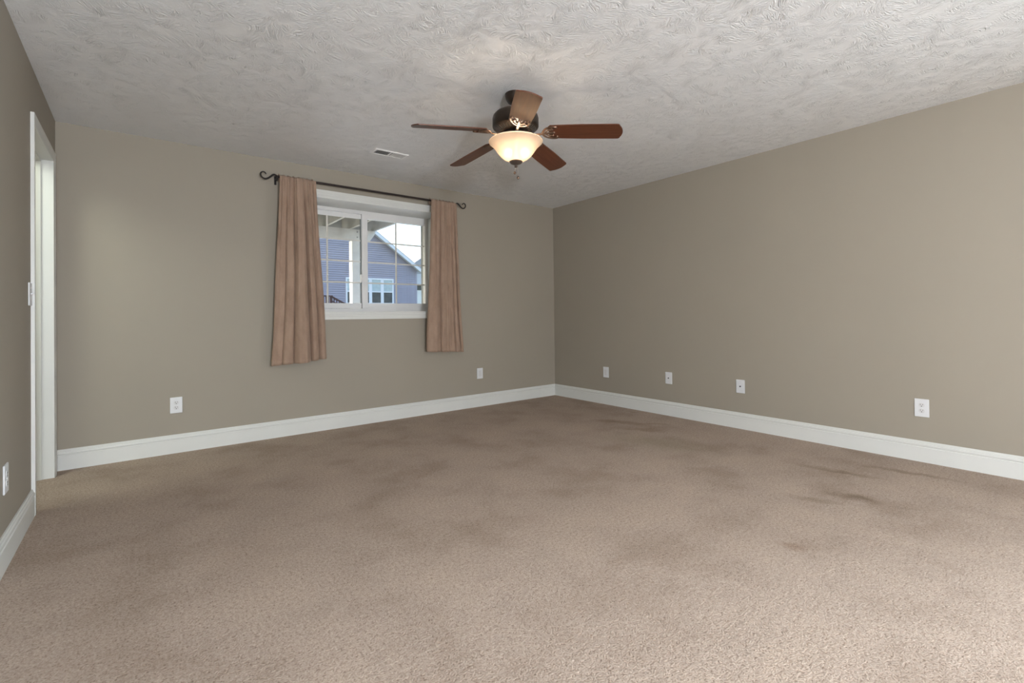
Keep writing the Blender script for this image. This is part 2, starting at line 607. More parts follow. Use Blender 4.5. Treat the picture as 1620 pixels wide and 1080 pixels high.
# baseboards: moulded profile (depth from wall, height)
PROF = [(0, 0), (0.014, 0), (0.014, 0.100), (0.0100, 0.104), (0.0100, 0.109), (0.0150, 0.114), (0.0140, 0.126),
        (0.0095, 0.130), (0.0095, 0.136), (0.006, 0.144), (0, 0.144)]
b = MB().prism(None, [(XL, -d, h) for d, h in PROF], [(-d, -d, h) for d, h in PROF])
struct(b.build('baseboard_back', M['trim']), 'white moulded baseboard under the window wall', 'baseboard')
b = MB().prism(None, [(-d, -d, h) for d, h in PROF], [(-d, YR + d, h) for d, h in PROF])
struct(b.build('baseboard_right', M['trim']), 'white moulded baseboard along the right wall', 'baseboard')
b = MB().prism(None, [(XL + d, YR + d, h) for d, h in PROF], [(XL + d, -0.968, h) for d, h in PROF])
struct(b.build('baseboard_left', M['trim']), 'white moulded baseboard along the left wall up to the doorway', 'baseboard')

# ------------------------------------------------------------------ doorway in the left wall
CAS = [(0, 0), (0, 0.010), (0.006, 0.012), (0.030, 0.013), (0.046, 0.016), (0.063, 0.016), (0.063, 0)]
def door_loop(d, p):
    x = XL + p
    return [(x, DY0 - d, 0), (x, DY0 - d, DZ1 + d), (x, DY1 + d, DZ1 + d), (x, DY1 + d, 0)]
b = MB().sweep([door_loop(d, p) for d, p in CAS], closed=False)
struct(b.build('trim_2', M['trim']), 'white casing around the doorway on the left wall', 'trim')
d1 = thing('door_1', (XL, (DY0 + DY1) / 2, 0), 'open white doorway in the left wall next to the corner', 'doorway', kind='structure')
yo = (DY0 + DY1) / 2
hwid = (DY1 - DY0) / 2
b = MB()
b.box((-0.125, -hwid - 0.012, 0), (0.0005, -hwid, DZ1 + 0.012))
b.box((-0.125, hwid, 0), (0.0005, hwid + 0.012, DZ1 + 0.012))
b.box((-0.125, -hwid, DZ1), (0.0005, hwid, DZ1 + 0.012))
b.build('jamb', M['trim'], d1)
b = MB()
b.box((-0.085, -hwid, 0), (-0.050, -hwid + 0.010, DZ1 - 0.010), 0.002)
b.box((-0.085, hwid - 0.010, 0), (-0.050, hwid, DZ1 - 0.010), 0.002)
b.box((-0.085, -hwid, DZ1 - 0.010), (-0.050, hwid, DZ1), 0.002)
b.build('door_stop', M['trim'], d1)

# ------------------------------------------------------------------ window in the back wall
WCAS = [(0, 0.0), (0, 0.012), (0.006, 0.014), (0.022, 0.014), (0.026, 0.0165), (0.044, 0.0165), (0.050, 0.019), (0.073, 0.019), (0.073, 0)]
def win_loop(d, p):
    return [(WX0 - d, -p, WZ0 - d), (WX1 + d, -p, WZ0 - d), (WX1 + d, -p, WZ1 + d), (WX0 - d, -p, WZ1 + d)]
b = MB().sweep([win_loop(d, p) for d, p in WCAS])
struct(b.build('trim_1', M['trim']), 'white picture-frame casing around the window', 'trim')

w1o = Vector((WX0, 0.0, WZ0))
w1 = thing('window_1', w1o, 'deep set white sliding window with grids between the curtains', 'window', kind='structure')
def wbox(b, x0, x1, y0, y1, z0, z1, bev=0.0):
    return b.box((x0 - WX0, y0, z0 - WZ0), (x1 - WX0, y1, z1 - WZ0), bev)
b = MB()
for (x0, x1, z0, z1) in ((WX0 - 0.012, WX0, WZ0 - 0.012, WZ1 + 0.012), (WX1, WX1 + 0.012, WZ0 - 0.012, WZ1 + 0.012),
                         (WX0, WX1, WZ1, WZ1 + 0.012), (WX0, WX1, WZ0 - 0.012, WZ0)):
    wbox(b, x0, x1, -0.001, 0.335, z0, z1)
b.build('jamb_liner', M['trim'], w1)
SX0, SX1 = -2.4376, -2.3762   # centre stile
b = MB()
wbox(b, WX0, SX0, 0.320, 0.380, 2.124, WZ1, 0.002)            # head over the sliding sash
wbox(b, SX0, WX1, 0.320, 0.380, 2.083, WZ1, 0.002)            # head over the fixed lite
wbox(b, WX0, SX0, 0.320, 0.380, WZ0, 1.135, 0.002)
wbox(b, SX0, WX1, 0.320, 0.380, WZ0, 1.190, 0.002)
wbox(b, WX0, WX0 + 0.035, 0.320, 0.380, 1.135, 2.124, 0.002)
wbox(b, WX1 - 0.030, WX1, 0.320, 0.380, 1.190, 2.083, 0.002)
wbox(b, SX0, SX1, 0.316, 0.372, 1.135, 2.124, 0.003)
b.build('frame', M['vinyl'], w1)
b = MB()
wbox(b, WX0, WX0 + 0.03, 0.38, 0.425, WZ0, WZ1)
wbox(b, WX1 - 0.030, WX1, 0.38, 0.425, WZ0, WZ1)
b.build('outer_return', M['ext_return'], w1)
b = MB()
sash_x0, sash_x1 = WX0 + 0.035, -2.449
wbox(b, sash_x0, SX0, 0.334, 0.352, 2.075, 2.119, 0.002)
wbox(b, sash_x0, SX0, 0.334, 0.352, 1.137, 1.190, 0.002)
wbox(b, sash_x0, sash_x0 + 0.045, 0.334, 0.352, 1.190, 2.075, 0.002)
sash = b.build('sliding_sash', M['vinyl'], w1)
b = MB()
wbox(b, sash_x1, SX0, 0.340, 0.350, 1.190, 2.075)
b.build('gap_strip', M['gap_shade'], sash)  # dark bar drawn for the shaded recess gap beside the centre stile
b = MB()
wbox(b, -2.4545, -2.4300, 0.306, 0.336, 1.408, 1.490, 0.004)
wbox(b, -2.4600, -2.4480, 0.300, 0.318, 1.425, 1.450, 0.003)
b.build('sash_lock', M['vinyl'], sash)
gl0 = sash_x0 + 0.045
b = MB(); wbox(b, gl0, sash_x1, 0.342, 0.345, 1.190, 2.075); b.build('glass_pane', M['glass'], sash)
b = MB(); wbox(b, SX1, WX1 - 0.030, 0.355, 0.358, 1.190, 2.083); b.build('glass_pane', M['glass'], w1)
# flat grids, one vertical and three horizontal bars in each pane
def grid(x0, x1, xm, y, par):
    b = MB()
    wbox(b, xm - 0.008, xm + 0.008, y, y + 0.005, 1.190, 2.077)
    for z in (1.405, 1.625, 1.845):
        wbox(b, x0, x1, y + 0.0005, y + 0.0045, z - 0.007, z + 0.007)
    b.build('grid_bars', M['muntin'], par)
grid(gl0, sash_x1, -2.787, 0.3355, sash)
grid(SX1, WX1 - 0.030, -2.043, 0.349, w1)

# ------------------------------------------------------------------ curtain rod and curtains
RY, RZ = -0.085, 2.272
RX0, RX1 = -3.335, -1.535
cr = thing('curtain_rod', ((RX0 + RX1) / 2, 0, RZ), 'dark metal curtain rod with scrolled ends above the window', 'curtain rod')
rc = (RX0 + RX1) / 2
b = MB().tube([(RX0 - rc, RY, 0), (RX1 - rc, RY, 0)], 0.0105, 14)
b.build('rod', M['rod'], cr, smooth=True)
SCR = [(0, 0), (0.012, 0.008), (0.025, 0.012), (0.038, 0.006), (0.052, -0.008), (0.068, -0.022), (0.085, -0.032), (0.102, -0.034),
       (0.118, -0.026), (0.128, -0.012), (0.130, 0.004), (0.124, 0.017), (0.112, 0.023), (0.099, 0.020), (0.091, 0.011), (0.090, 0.006)]
def smooth_path(p, n=4):
    out = []
    for i in range(len(p) - 1):
        p0 = Vector(p[max(i - 1, 0)]); p1 = Vector(p[i]); p2 = Vector(p[i + 1]); p3 = Vector(p[min(i + 2, len(p) - 1)])
        for k in range(n):
            t = k / n
            out.append(0.5 * ((2 * p1) + (-p0 + p2) * t + (2 * p0 - 5 * p1 + 4 * p2 - p3) * t * t + (-p0 + 3 * p1 - 3 * p2 + p3) * t ** 3))
    out.append(Vector(p[-1]))
    return out
for s, x in ((-1, RX0), (1, RX1)):
    pts = smooth_path([(x - rc + s * (h * 1.0 - 0.004), RY, v) for h, v in SCR])
    nn = len(pts)
    b = MB().tube(pts, [0.0085 - 0.0035 * (i / (nn - 1)) for i in range(nn)], 10)
    o = b.build('finial', M['iron'], cr, smooth=True)
for s, x in ((-1, RX0 + 0.004), (1, RX1 - 0.004)):
    xx = x - rc
    b = MB()
    b.box((xx - 0.009, -0.007, -0.055), (xx + 0.009, -0.0005, 0.020), 0.002)
    b.box((xx - 0.006, RY - 0.004, -0.022), (xx + 0.006, -0.006, -0.011), 0.002)
    b.box((xx - 0.007, RY - 0.014, -0.036), (xx + 0.007, RY + 0.014, -0.010), 0.003)
    b.build('bracket', M['iron'], cr)

def curtain(name, xt0, xt1, xb0, xb1, zb0, zb1, valleys, label, seed):
    """hung sheet: small gathers at the rod merging into a few deep pleats"""
    rnd = random.Random(seed)
    nu, nv = 150, 70
    bm = bmesh.new()
    ztop = RZ + 0.018
    ph = [rnd.uniform(0, 6.28) for _ in range(6)]
    def pleat(u, v):
        # deep rounded pleats between valleys
        k = 0
        while k < len(valleys) - 1 and u > valleys[k + 1][0]:
            k += 1
        a, da = valleys[k]
        c, dc = valleys[min(k + 1, len(valleys) - 1)]
        t = 0 if c <= a else (u - a) / (c - a)
        arch = max(0.0, 1 - abs(2 * t - 1) ** 3.6)
        lean = (t - 0.5) * 2 * arch ** 0.5 * (c - a)
        return -(arch) * 0.5 * (da + dc), lean
    def fold(u, v):
        g = 0.15 + 0.85 * v ** 0.55
        th = PI * (6.0 * u + 0.10 * math.sin(5 * u + ph[2])) + ph[0]
        top = -0.030 * (abs(math.sin(th)) ** 0.7) + 0.003 * math.sin(2 * PI * 13 * u + ph[1])
        tl = -math.sin(2 * th) * 0.034          # gathers bulge over the creases between them
        dp, lean = pleat(min(1.0, max(0.0, u + 0.012 * math.sin(4 * v + ph[2]))), v)
        bot = dp + 0.007 * math.sin(2 * PI * 5.3 * u + ph[3] + 1.5 * v) + 0.003 * math.sin(2 * PI * 11 * u + ph[4])
        return top * (1 - g) + bot * g, tl * (1 - g) + 0.10 * lean * g
    rows = []
    # pocket at the back of the rod, over the top, then down the front
    back = [(RY + 0.0165, RZ - 0.040), (RY + 0.0160, RZ - 0.018), (RY + 0.0155, RZ), (RY + 0.014, RZ + 0.012)]
    for (yy, zz) in back:
        row = []
        for i in range(nu + 1):
            u = i / nu
            row.append(bm.verts.new((xt0 + (xt1 - xt0) * u, yy + 0.002 * math.sin(2 * PI * 7.5 * u), zz)))
        rows.append(row)
    for j in range(nv + 1):
        v = j / nv
        row = []
        for i in range(nu + 1):
            u = i / nu
            x0 = xt0 + (xb0 - xt0) * (v ** 1.15)
            x1 = xt1 + (xb1 - xt1) * (v ** 1.15)
            f, ln = fold(u, v)
            ln = ln if j else 0.0
            x = x0 + (x1 - x0) * (u + ln) + 0.004 * math.sin(9 * v + 8 * u + ph[5]) * v
            zb = zb0 + (zb1 - zb0) * u
            z = ztop + (zb - ztop) * v
            if v > 0.97:
                z += 0.10 * f * 0.35
            if j == 0:
                y = RY + 0.002 + 0.004 * math.sin(2 * PI * 7.5 * u)
                z += 0.005 * math.sin(2 * PI * 7.5 * u + 1) + 0.003 * math.sin(2 * PI * 13 * u)
            else:
                y = RY - 0.0165 + f
            row.append(bm.verts.new((x, y, z)))
        rows.append(row)
    for a, c in zip(rows[:-1], rows[1:]):
        for i in range(nu):
            bm.faces.new([a[i], a[i + 1], c[i + 1], c[i]])
    me = bpy.data.meshes.new(name)
    bm.to_mesh(me)
    bm.free()
    me.materials.append(M['curtain'])
    for p in me.polygons:
        p.use_smooth = True
    o = bpy.data.objects.new(name, me)
    COL.objects.link(o)
    md = o.modifiers.new('cloth_thickness', 'SOLIDIFY')
    md.thickness = 0.0025
    md.offset = 0
    tag(o, label, 'curtain', 'tan suede curtains at the window')
    return o
curtain('curtain', -3.322, -3.024, -3.395, -2.932, 0.636, 0.676,
        [(0.0, 0.045), (0.19, 0.022), (0.375, 0.110), (0.67, 0.105), (0.84, 0.030), (1.0, 0.055)],
        'wide tan suede curtain panel hanging left of the window', 3)
curtain('curtain', -1.855, -1.558, -1.922, -1.488, 0.678, 0.654,
        [(0.0, 0.030), (0.36, 0.085), (0.60, 0.030), (0.78, 0.045), (0.92, 0.060), (1.0, 0.04)],
        'slimmer tan suede curtain panel hanging right of the window', 11)

# ------------------------------------------------------------------ ceiling fan
FC = Vector((-2.4037, -2.2370, H))
fan = thing('ceiling_fan', FC, 'dark bronze ceiling fan with five walnut blades and a lit frosted bowl', 'ceiling fan')
b = MB().lathe([(0, 0), (0.064, 0), (0.064, -0.012), (0.060, -0.030), (0.046, -0.052), (0.026, -0.062), (0, -0.062)], 40)
b.build('canopy', M['bronze'], fan, smooth=True)
b = MB().lathe([(0, -0.058), (0.0135, -0.058), (0.0135, -0.092), (0.026, -0.096), (0.030, -0.112), (0.022, -0.122), (0, -0.122)], 24)
b.build('downrod', M['bronze'], fan, smooth=True)
b = MB().lathe([(0, -0.112), (0.060, -0.114), (0.106, -0.118), (0.128, -0.126), (0.141, -0.140), (0.1455, -0.156), (0.1455, -0.206),
                (0.142, -0.213), (0.135, -0.218), (0.098, -0.240), (0.088, -0.243), (0.0, -0.243)], 64)
motor = b.build('motor_housing', M['bronze'], fan, smooth=True)
b = MB()
for i in range(40):
    a = 2 * PI * i / 40
    ca, sa = math.cos(a), math.sin(a)
    p0 = Vector((0.130 * ca, 0.130 * sa, -0.2215)); p1 = Vector((0.104 * ca, 0.104 * sa, -0.2370))
    b.beam(p0, p1, 0.0060, 0.004)
b.build('vent_slots', M['slot'], motor)
b = MB().lathe([(0, -0.240), (0.078, -0.241), (0.082, -0.248), (0.082, -0.262), (0.072, -0.268), (0.058, -0.272), (0.058, -0.290), (0, -0.290)], 48)
b.build('switch_housing', M['bronze_dark'], fan, smooth=True)
b = MB().lathe([(0, -0.286), (0.060, -0.286), (0.088, -0.292), (0.100, -0.299), (0.100, -0.303), (0.0, -0.303)], 48)
b.build('light_fitter', M['bronze_dark'], fan, smooth=True)
BZ = -0.299
bp = [(0.1700, 0.000), (0.1695, -0.0050), (0.1610, -0.013), (0.1470, -0.025), (0.1340, -0.040), (0.1225, -0.057), (0.1105, -0.074),
      (0.0950, -0.092), (0.0760, -0.108), (0.0540, -0.120), (0.0400, -0.126), (0.0200, -0.130), (0.0, -0.1305)]
inner = [(max(r - 0.004, 0.0), z + 0.004) for r, z in reversed(bp)]
b = MB().lathe([(r, z + BZ) for r, z in bp] + [(r, z + BZ) for r, z in inner], 64)
b.build('glass_bowl', M['bowl'], fan, smooth=True)['label'] = 'lit frosted cream glass bowl'
b = MB().lathe([(0, -0.420), (0.042, -0.423), (0.043, -0.428), (0.034, -0.437), (0.018, -0.444), (0.008, -0.447), (0.0085, -0.452), (0.010, -0.457), (0.006, -0.463), (0, -0.465)], 32)
fin = b.build('bowl_finial', M['nickel'], fan, smooth=True)
b = MB().lathe([(0, -0.300), (0.006, -0.300), (0.006, -0.424), (0, -0.424)], 10)
b.build('centre_stem', M['nickel'], fan)
right = Vector((0.788, -0.616, 0))
toward = Vector((-0.616, -0.788, 0))
for s in (-0.040, 0.047):
    c = right * s + toward * 0.030
    b = MB().sphere((c.x, c.y, -0.366), 0.021, 1.2, 16)
    b.build('bulb', M['bulb'], fan, smooth=True)
for s, e0, z1 in ((-0.008, -0.445, -0.490), (0.012, -0.441, -0.521)):
    c = right * s
    b = MB()
    n = int((e0 - z1) / 0.0052)
    for k in range(n):
        b.sphere((c.x, c.y, e0 - 0.0052 * k), 0.0020, 1.0, 6)
    b.tube([(c.x, c.y, e0), (c.x, c.y, z1)], 0.0009, 6)
    ch = b.build('pull_chain', M['nickel'], fan)
    b = MB().lathe([(0, 0.004), (0.003, 0.003), (0.0075, -0.003), (0.0085, -0.007), (0.006, -0.013), (0, -0.016)], 14, (c.x, c.y, z1))
    b.build('chain_fob', M['bronze_hi'], ch, smooth=True)

def blade_outline():
    pts = []
    r0, r1 = 0.212, 0.660
    w0, w1 = 0.0635, 0.0705
    pts.append((r0 + 0.012, -w0)); pts.append((r0, -w0 + 0.014)); pts.append((r0, w0 - 0.014)); pts.append((r0 + 0.012, w0))
    pts.append((r0 + 0.2, w0 + 0.007)); pts.append((r1 - 0.034, w1))
    for t in (0.15, 0.4, 0.7, 1.0):
        a = PI / 2 * t
        pts.append((r1 - 0.034 + 0.018 * math.sin(a), w1 - 0.016 * (1 - math.cos(a))))
    # slightly convex tip
    for k in range(1, 8):
        y = (w1 - 0.016) * (1 - 2 * k / 8)
        pts.append((r1 - 0.016 + 0.016 * (1 - (y / (w1 - 0.016)) ** 2), y))
    for t in (1.0, 0.7, 0.4, 0.15):
        a = PI / 2 * t
        pts.append((r1 - 0.034 + 0.018 * math.sin(a), -(w1 - 0.016 * (1 - math.cos(a)))))
    pts.append((r1 - 0.034, -w1)); pts.append((r0 + 0.2, -w0 - 0.007))
    return pts
BLZ = -0.240
DROOP = math.radians(5.0)
PITCH = math.radians(13.5)
b = MB().extrude_z(blade_outline(), 0.0, 0.0065)
blade0 = b.build('blade', M['wood'], fan)
# decorative blade iron under the blade root (blade space: X outward)
b = MB()
def arm(pts, r, flat=0.55):
    b.tube(smooth_path(pts, 5), r, 8, flat=flat)
arm([(0.060, 0, -0.008), (0.100, 0, -0.016), (0.130, 0, -0.017), (0.160, 0, -0.014), (0.185, 0, -0.007)], 0.0095)
for s in (-1, 1):
    arm([(0.172, 0, -0.010), (0.180, s * 0.022, -0.010), (0.198, s * 0.044, -0.007), (0.222, s * 0.055, -0.005), (0.248, s * 0.056, -0.005),
         (0.262, s * 0.050, -0.005)], 0.0075)
    arm([(0.184, 0, -0.008), (0.196, s * 0.014, -0.007), (0.208, s * 0.026, -0.006), (0.222, s * 0.028, -0.005), (0.230, s * 0.020, -0.005)], 0.0055)
    arm([(0.205, s * 0.048, -0.006), (0.214, s * 0.036, -0.005), (0.224, s * 0.030, -0.005)], 0.005)
    b.lathe([(0, -0.009), (0.006, -0.008), (0.0085, -0.003), (0.0085, 0.0), (0, 0.0)], 12, (0.236, s * 0.030, 0))
    b.lathe([(0, -0.007), (0.010, -0.006), (0.012, 0.0), (0, 0.0)], 14, (0.258, s * 0.049, 0))
arm([(0.184, 0, -0.009), (0.205, 0, -0.008), (0.224, 0, -0.006), (0.240, 0, -0.005)], 0.0085)
b.lathe([(0, -0.009), (0.006, -0.008), (0.0085, -0.003), (0.0085, 0.0), (0, 0.0)], 12, (0.244, 0, 0))
iron = b.build('blade_iron', M['bronze_hi'], blade0, smooth=True)
iron['label'] = 'antique bronze scrolled blade bracket'
for k in range(5):
    if k == 0:
        bl = blade0
    else:
        bl = blade0.copy(); COL.objects.link(bl); bl.parent = fan
        ir = iron.copy(); COL.objects.link(ir); ir.parent = bl
    ang = math.radians(-50.4 + 72 * k)
    # the clockwise edge sits higher
    bl.matrix_local = Matrix.Translation((0, 0, BLZ)) @ Matrix.Rotation(ang, 4, 'Z') @ Matrix.Rotation(DROOP, 4, 'Y') @ Matrix.Rotation(-PITCH, 4, 'X')

# ------------------------------------------------------------------ ceiling register
VX0, VX1, VY0, VY1 = -2.735, -2.440, -0.805, -0.668
reg = thing('ceiling_register', ((VX0 + VX1) / 2, (VY0 + VY1) / 2, H), 'white two-way air register on the ceiling near the window', 'air vent')
hx, hy = (VX1 - VX0) / 2, (VY1 - VY0) / 2
loops = []
for d, p in ((0.0, 0.0), (0.004, 0.006), (0.016, 0.008), (0.022, 0.006), (0.022, 0.0)):
    loops.append([(-hx + d, -hy + d, -p), (hx - d, -hy + d, -p), (hx - d, hy - d, -p), (-hx + d, hy - d, -p)])
b = MB().sweep(loops)
b.box((-0.006, -hy + 0.022, -0.007), (0.006, hy - 0.022, 0.0))
b.build('register_frame', M['register'], reg)
b = MB().box((-hx + 0.02, -hy + 0.02, -0.0015), (hx - 0.02, hy - 0.02, -0.0005))
b.build('duct_opening', M['duct'], reg)
for side in (-1, 1):
    b = MB()
    n = 7
    for k in range(n):
        x = side * (0.014 + (hx - 0.044) * (k + 0.3) / (n - 0.4))
        dx = 0.006
        b.beam((x - dx * side * -1 * 0.5, -hy + 0.021, -0.004), (x - dx * side * -1 * 0.5, hy - 0.021, -0.004), 0.0012, 0.0075)
    bm2 = b.bm
    for v in bm2.verts:
        # shear: lower edge leans outward
        v.co.x += side * (-0.004 - v.co.z) * 0.75
    b.build('louvre_bank', M['register'], reg)

# ------------------------------------------------------------------ wall plates
def plate_mesh(w, h):
    b = MB()
    b.box((-w / 2, -0.0065, -h / 2), (w / 2, 0.0, h / 2), 0.003, 3)
    return b
def duplex(loc, rz, label, w=0.080, h=0.124, group='white duplex outlets'):
    t = thing('duplex_outlet', loc, label, 'outlet', rz, group)
    plate_mesh(w, h).build('face_plate', M['plastic'], t, smooth=False)
    for s in (-1, 1):
        b = MB()
        zc = s * 0.0195
        oc = []
        for i in range(28):
            a = 2 * PI * i / 28
            oc.append((0.0172 * math.cos(a), max(-0.0140, min(0.0140, 0.0172 * math.sin(a)))))
        b.prism(None, [(x, -0.0085, zc + z) for x, z in oc], [(x, -0.005, zc + z) for x, z in oc])
        rec = b.build('receptacle', M['socket'], t)
        b = MB()
        b.box((-0.0075, -0.0090, zc + 0.000), (-0.0050, -0.0080, zc + 0.0085))
        b.box((0.0050, -0.0090, zc + 0.0012), (0.0075, -0.0080, zc + 0.0078))
        b.prism(None, [(0.0033 * math.cos(2 * PI * i / 12), -0.0090, zc - 0.0070 + 0.0030 * math.sin(2 * PI * i / 12)) for i in range(12)],
                [(0.0033 * math.cos(2 * PI * i / 12), -0.0080, zc - 0.0070 + 0.0030 * math.sin(2 * PI * i / 12)) for i in range(12)])
        b.build('socket_slots', M['slot'], rec)
    b = MB().sphere((0, -0.0068, 0), 0.0030, 1, 10)
    b.build('screw', M['socket'], t)
    return t
def jack(loc, rz, label, w=0.078, h=0.120):
    t = thing('jack_plate', loc, label, 'wall plate', rz, 'white cable jack plates')
    plate_mesh(w, h).build('face_plate', M['plastic'], t)
    b = MB()
    def ring(r, y):
        return [(r * math.cos(2 * PI * i / 16), y, r * math.sin(2 * PI * i / 16)) for i in range(16)]
    b.prism(None, ring(0.0060, -0.013), ring(0.0060, -0.006))
    b.build('jack', M['slot'], t)
    for s in (-1, 1):
        b = MB().sphere((0, -0.0066, s * 0.040), 0.0028, 1, 10)
        b.build('screw', M['socket'], t)
    return t
def decora(loc, rz, label, w=0.080, h=0.122):
    t = thing('rocker_outlet', loc, label, 'outlet', rz, 'white rectangular insert plates')
    plate_mesh(w, h).build('face_plate', M['plastic'], t)
    b = MB().box((-0.0165, -0.0085, -0.0330), (0.0165, -0.005, 0.0330), 0.0015)
    rec = b.build('receptacle', M['socket'], t)
    b = MB()
    for zc in (-0.018, 0.016):
        b.box((-0.0070, -0.0089, zc), (-0.0050, -0.0080, zc + 0.007))
        b.box((0.0050, -0.0089, zc), (0.0070, -0.0080, zc + 0.007))
        b.box((-0.0020, -0.0089, zc - 0.008), (0.0020, -0.0080, zc - 0.0045))
    b.build('socket_slots', M['socket'], rec)
    return t
duplex((-4.0527, 0, 0.3725), 0, 'white duplex outlet low on the window wall, left of the curtains')
decora((-1.183, 0, 0.3800), 0, 'small white outlet low on the window wall, between right curtain and corner')
decora((0, -0.871, 0.3720), -PI / 2, 'white wall outlet on the right wall nearest the room corner')
jack((0, -1.7057, 0.3850), -PI / 2, 'white jack plate second from the corner on the right wall')
jack((0, -2.4462, 0.3815), -PI / 2, 'white jack plate third from the corner on the right wall')
duplex((0, -3.7124, 0.3730), -PI / 2, 'white duplex outlet on the right wall, nearest the camera')
duplex((XL, -1.6050, 0.3690), PI / 2, 'white duplex outlet low on the left wall above baseboard')
sw = thing('light_switch', (XL, -1.010, 1.1880), 'white light switch on the left wall beside the door casing', 'light switch', PI / 2)
plate_mesh(0.080, 0.122).build('face_plate', M['plastic'], sw)
b = MB().box((-0.006, -0.0075, -0.013), (0.006, -0.005, 0.013), 0.001)
b.build('switch_surround', M['socket'], sw)
b = MB().beam((0, -0.006, 0.000), (0, -0.018, 0.007), 0.008, 0.008, 0.0015)
b.build('toggle', M['plastic'], sw)
for s in (-1, 1):
    b = MB().sphere((0, -0.0066, s * 0.030), 0.0028, 1, 10)
    b.build('screw', M['socket'], sw)

# ------------------------------------------------------------------ outside: lawn, deck overhead, neighbours
b = MB().box((-60, 0.42, 0.30), (90, 120, 0.60))
struct(b.build('lawn', M['grass']), 'lawn outside the window', 'lawn')

b = MB().box((-9, 0.42, 0.595), (3.5, 6.5, 0.615))  # unseen pale ground added to bounce neutral light up at the deck
struct(b.build('floor_bounce', M['concrete']), 'pale concrete patio added outside under the deck to bounce light', 'slab')

DZ = 2.455    # underside of joists / top of beam
dk = thing('raised_deck', (-1.52, 3.07, 0.60), 'pale painted timber deck overhead outside the window on a post and beam', 'deck')
ox, oy, oz = -1.52, 3.07, 0.60
def L(p):
    return (p[0] - ox, p[1] - oy, p[2] - oz)
# beam: two boards, end clipped at an angle
for y0 in (3.0, 3.042):
    prof = [(-6.4, DZ), (-1.200, DZ), (-1.205, DZ - 0.045), (-1.300, DZ - 0.178), (-6.4, DZ - 0.178)]
    b = MB().prism(None, [L((x, y0, z)) for x, z in prof], [L((x, y0 + 0.040, z)) for x, z in prof])
    b.build('beam', M['deck_paint'], dk)
b = MB().box(L((-1.586, 3.012, 0.6)), L((-1.446, 3.152, DZ - 0.178)), 0.004)
b.build('post', M['deck_paint'], dk)
b = MB().box(L((-6.2, 3.012, 0.6)), L((-6.06, 3.152, DZ - 0.178)), 0.004)
b.build('post', M['deck_paint'], dk)
for z in (2.415, 2.330):
    b = MB()
    pr = [(0.012 * math.cos(2 * PI * i / 6), 0.012 * math.sin(2 * PI * i / 6)) for i in range(6)]
    b.prism(None, [L((-1.505 + x, 2.988, z + zz)) for x, zz in pr], [L((-1.505 + x, 3.001, z + zz)) for x, zz in pr])
    b.build('bolt', M['bolt'], dk)
k = 0
x = -1.219
joist_proto = None
while x > -6.4:
    if k == 0:
        b = MB().box(L((-1.238, 0.42, DZ)), L((-1.200, 3.42, DZ + 0.235)))
        b.build('rim_joist', M['rim'], dk)
    else:
        if joist_proto is None:
            b = MB().box((-0.019, 0.46 - oy, 0), (0.019, 3.38 - oy, 0.235))
            jo = b.build('joist', M['joist'], dk)
            joist_proto = jo
        else:
            jo = joist_proto.copy(); COL.objects.link(jo); jo.parent = dk
        jo.location = (x - ox, 0, DZ - oz)
    x -= 0.390
    k += 1
b = MB().box(L((-6.4, 3.38, DZ)), L((-1.238, 3.42, DZ + 0.235)))
b.build('rim_joist', M['rim'], dk)
board = None
y = 0.42
while y < 3.44:
    if board is None:
        b = MB().box((-6.45 - ox, 0, 0), (-1.17 - ox, 0.138, 0.026))
        bo = b.build('deck_board', M['deck_under'], dk)
        board = bo
    else:
        bo = board.copy(); COL.objects.link(bo); bo.parent = dk
    bo.location = (0, y - oy, DZ + 0.235 - oz)
    y += 0.1435

# neighbour's house: gable end facing us
HY = 21.5
hx0, hx1 = -0.45, 8.85
pk = (hx0 + hx1) / 2
SL = 0.717
zpk = 7.33
hs = thing('neighbour_house', (pk, HY, 0.60), 'blue-grey sided gabled house seen through the window', 'house')
def gz(x):
    return zpk - SL * abs(x - pk) - 0.20
b = MB()
z = 0.9
step = 0.118
while z < zpk - 0.35:
    z1 = min(z + step, zpk - 0.3)
    def xr(zz):
        if zz <= gz(hx1):
            return hx1 - pk
        return max(0.05, (zpk - 0.20 - zz) / SL)
    ra, rb = xr(z), xr(z1)
    b.prism(None, [(-ra, -0.030, z - 0.6), (ra, -0.030, z - 0.6), (rb, 0.0, z1 - 0.6), (-rb, 0.0, z1 - 0.6)],
            [(-ra, 0.05, z - 0.6), (ra, 0.05, z - 0.6), (rb, 0.05, z1 - 0.6), (-rb, 0.05, z1 - 0.6)])
    z = z1
b.build('gable_siding', M['siding'], hs)
b = MB()
b.box((hx0 - pk, 0.05, 0), (hx1 - pk, 9.0, gz(hx1) - 0.6))
b.build('house_body', M['foundation'], hs)
b = MB().box((hx1 - pk - 0.09, -0.03, 0.3), (hx1 - pk + 0.02, 0.06, gz(hx1) - 0.6 + 0.02))
b.build('corner_board', M['siding'], hs)
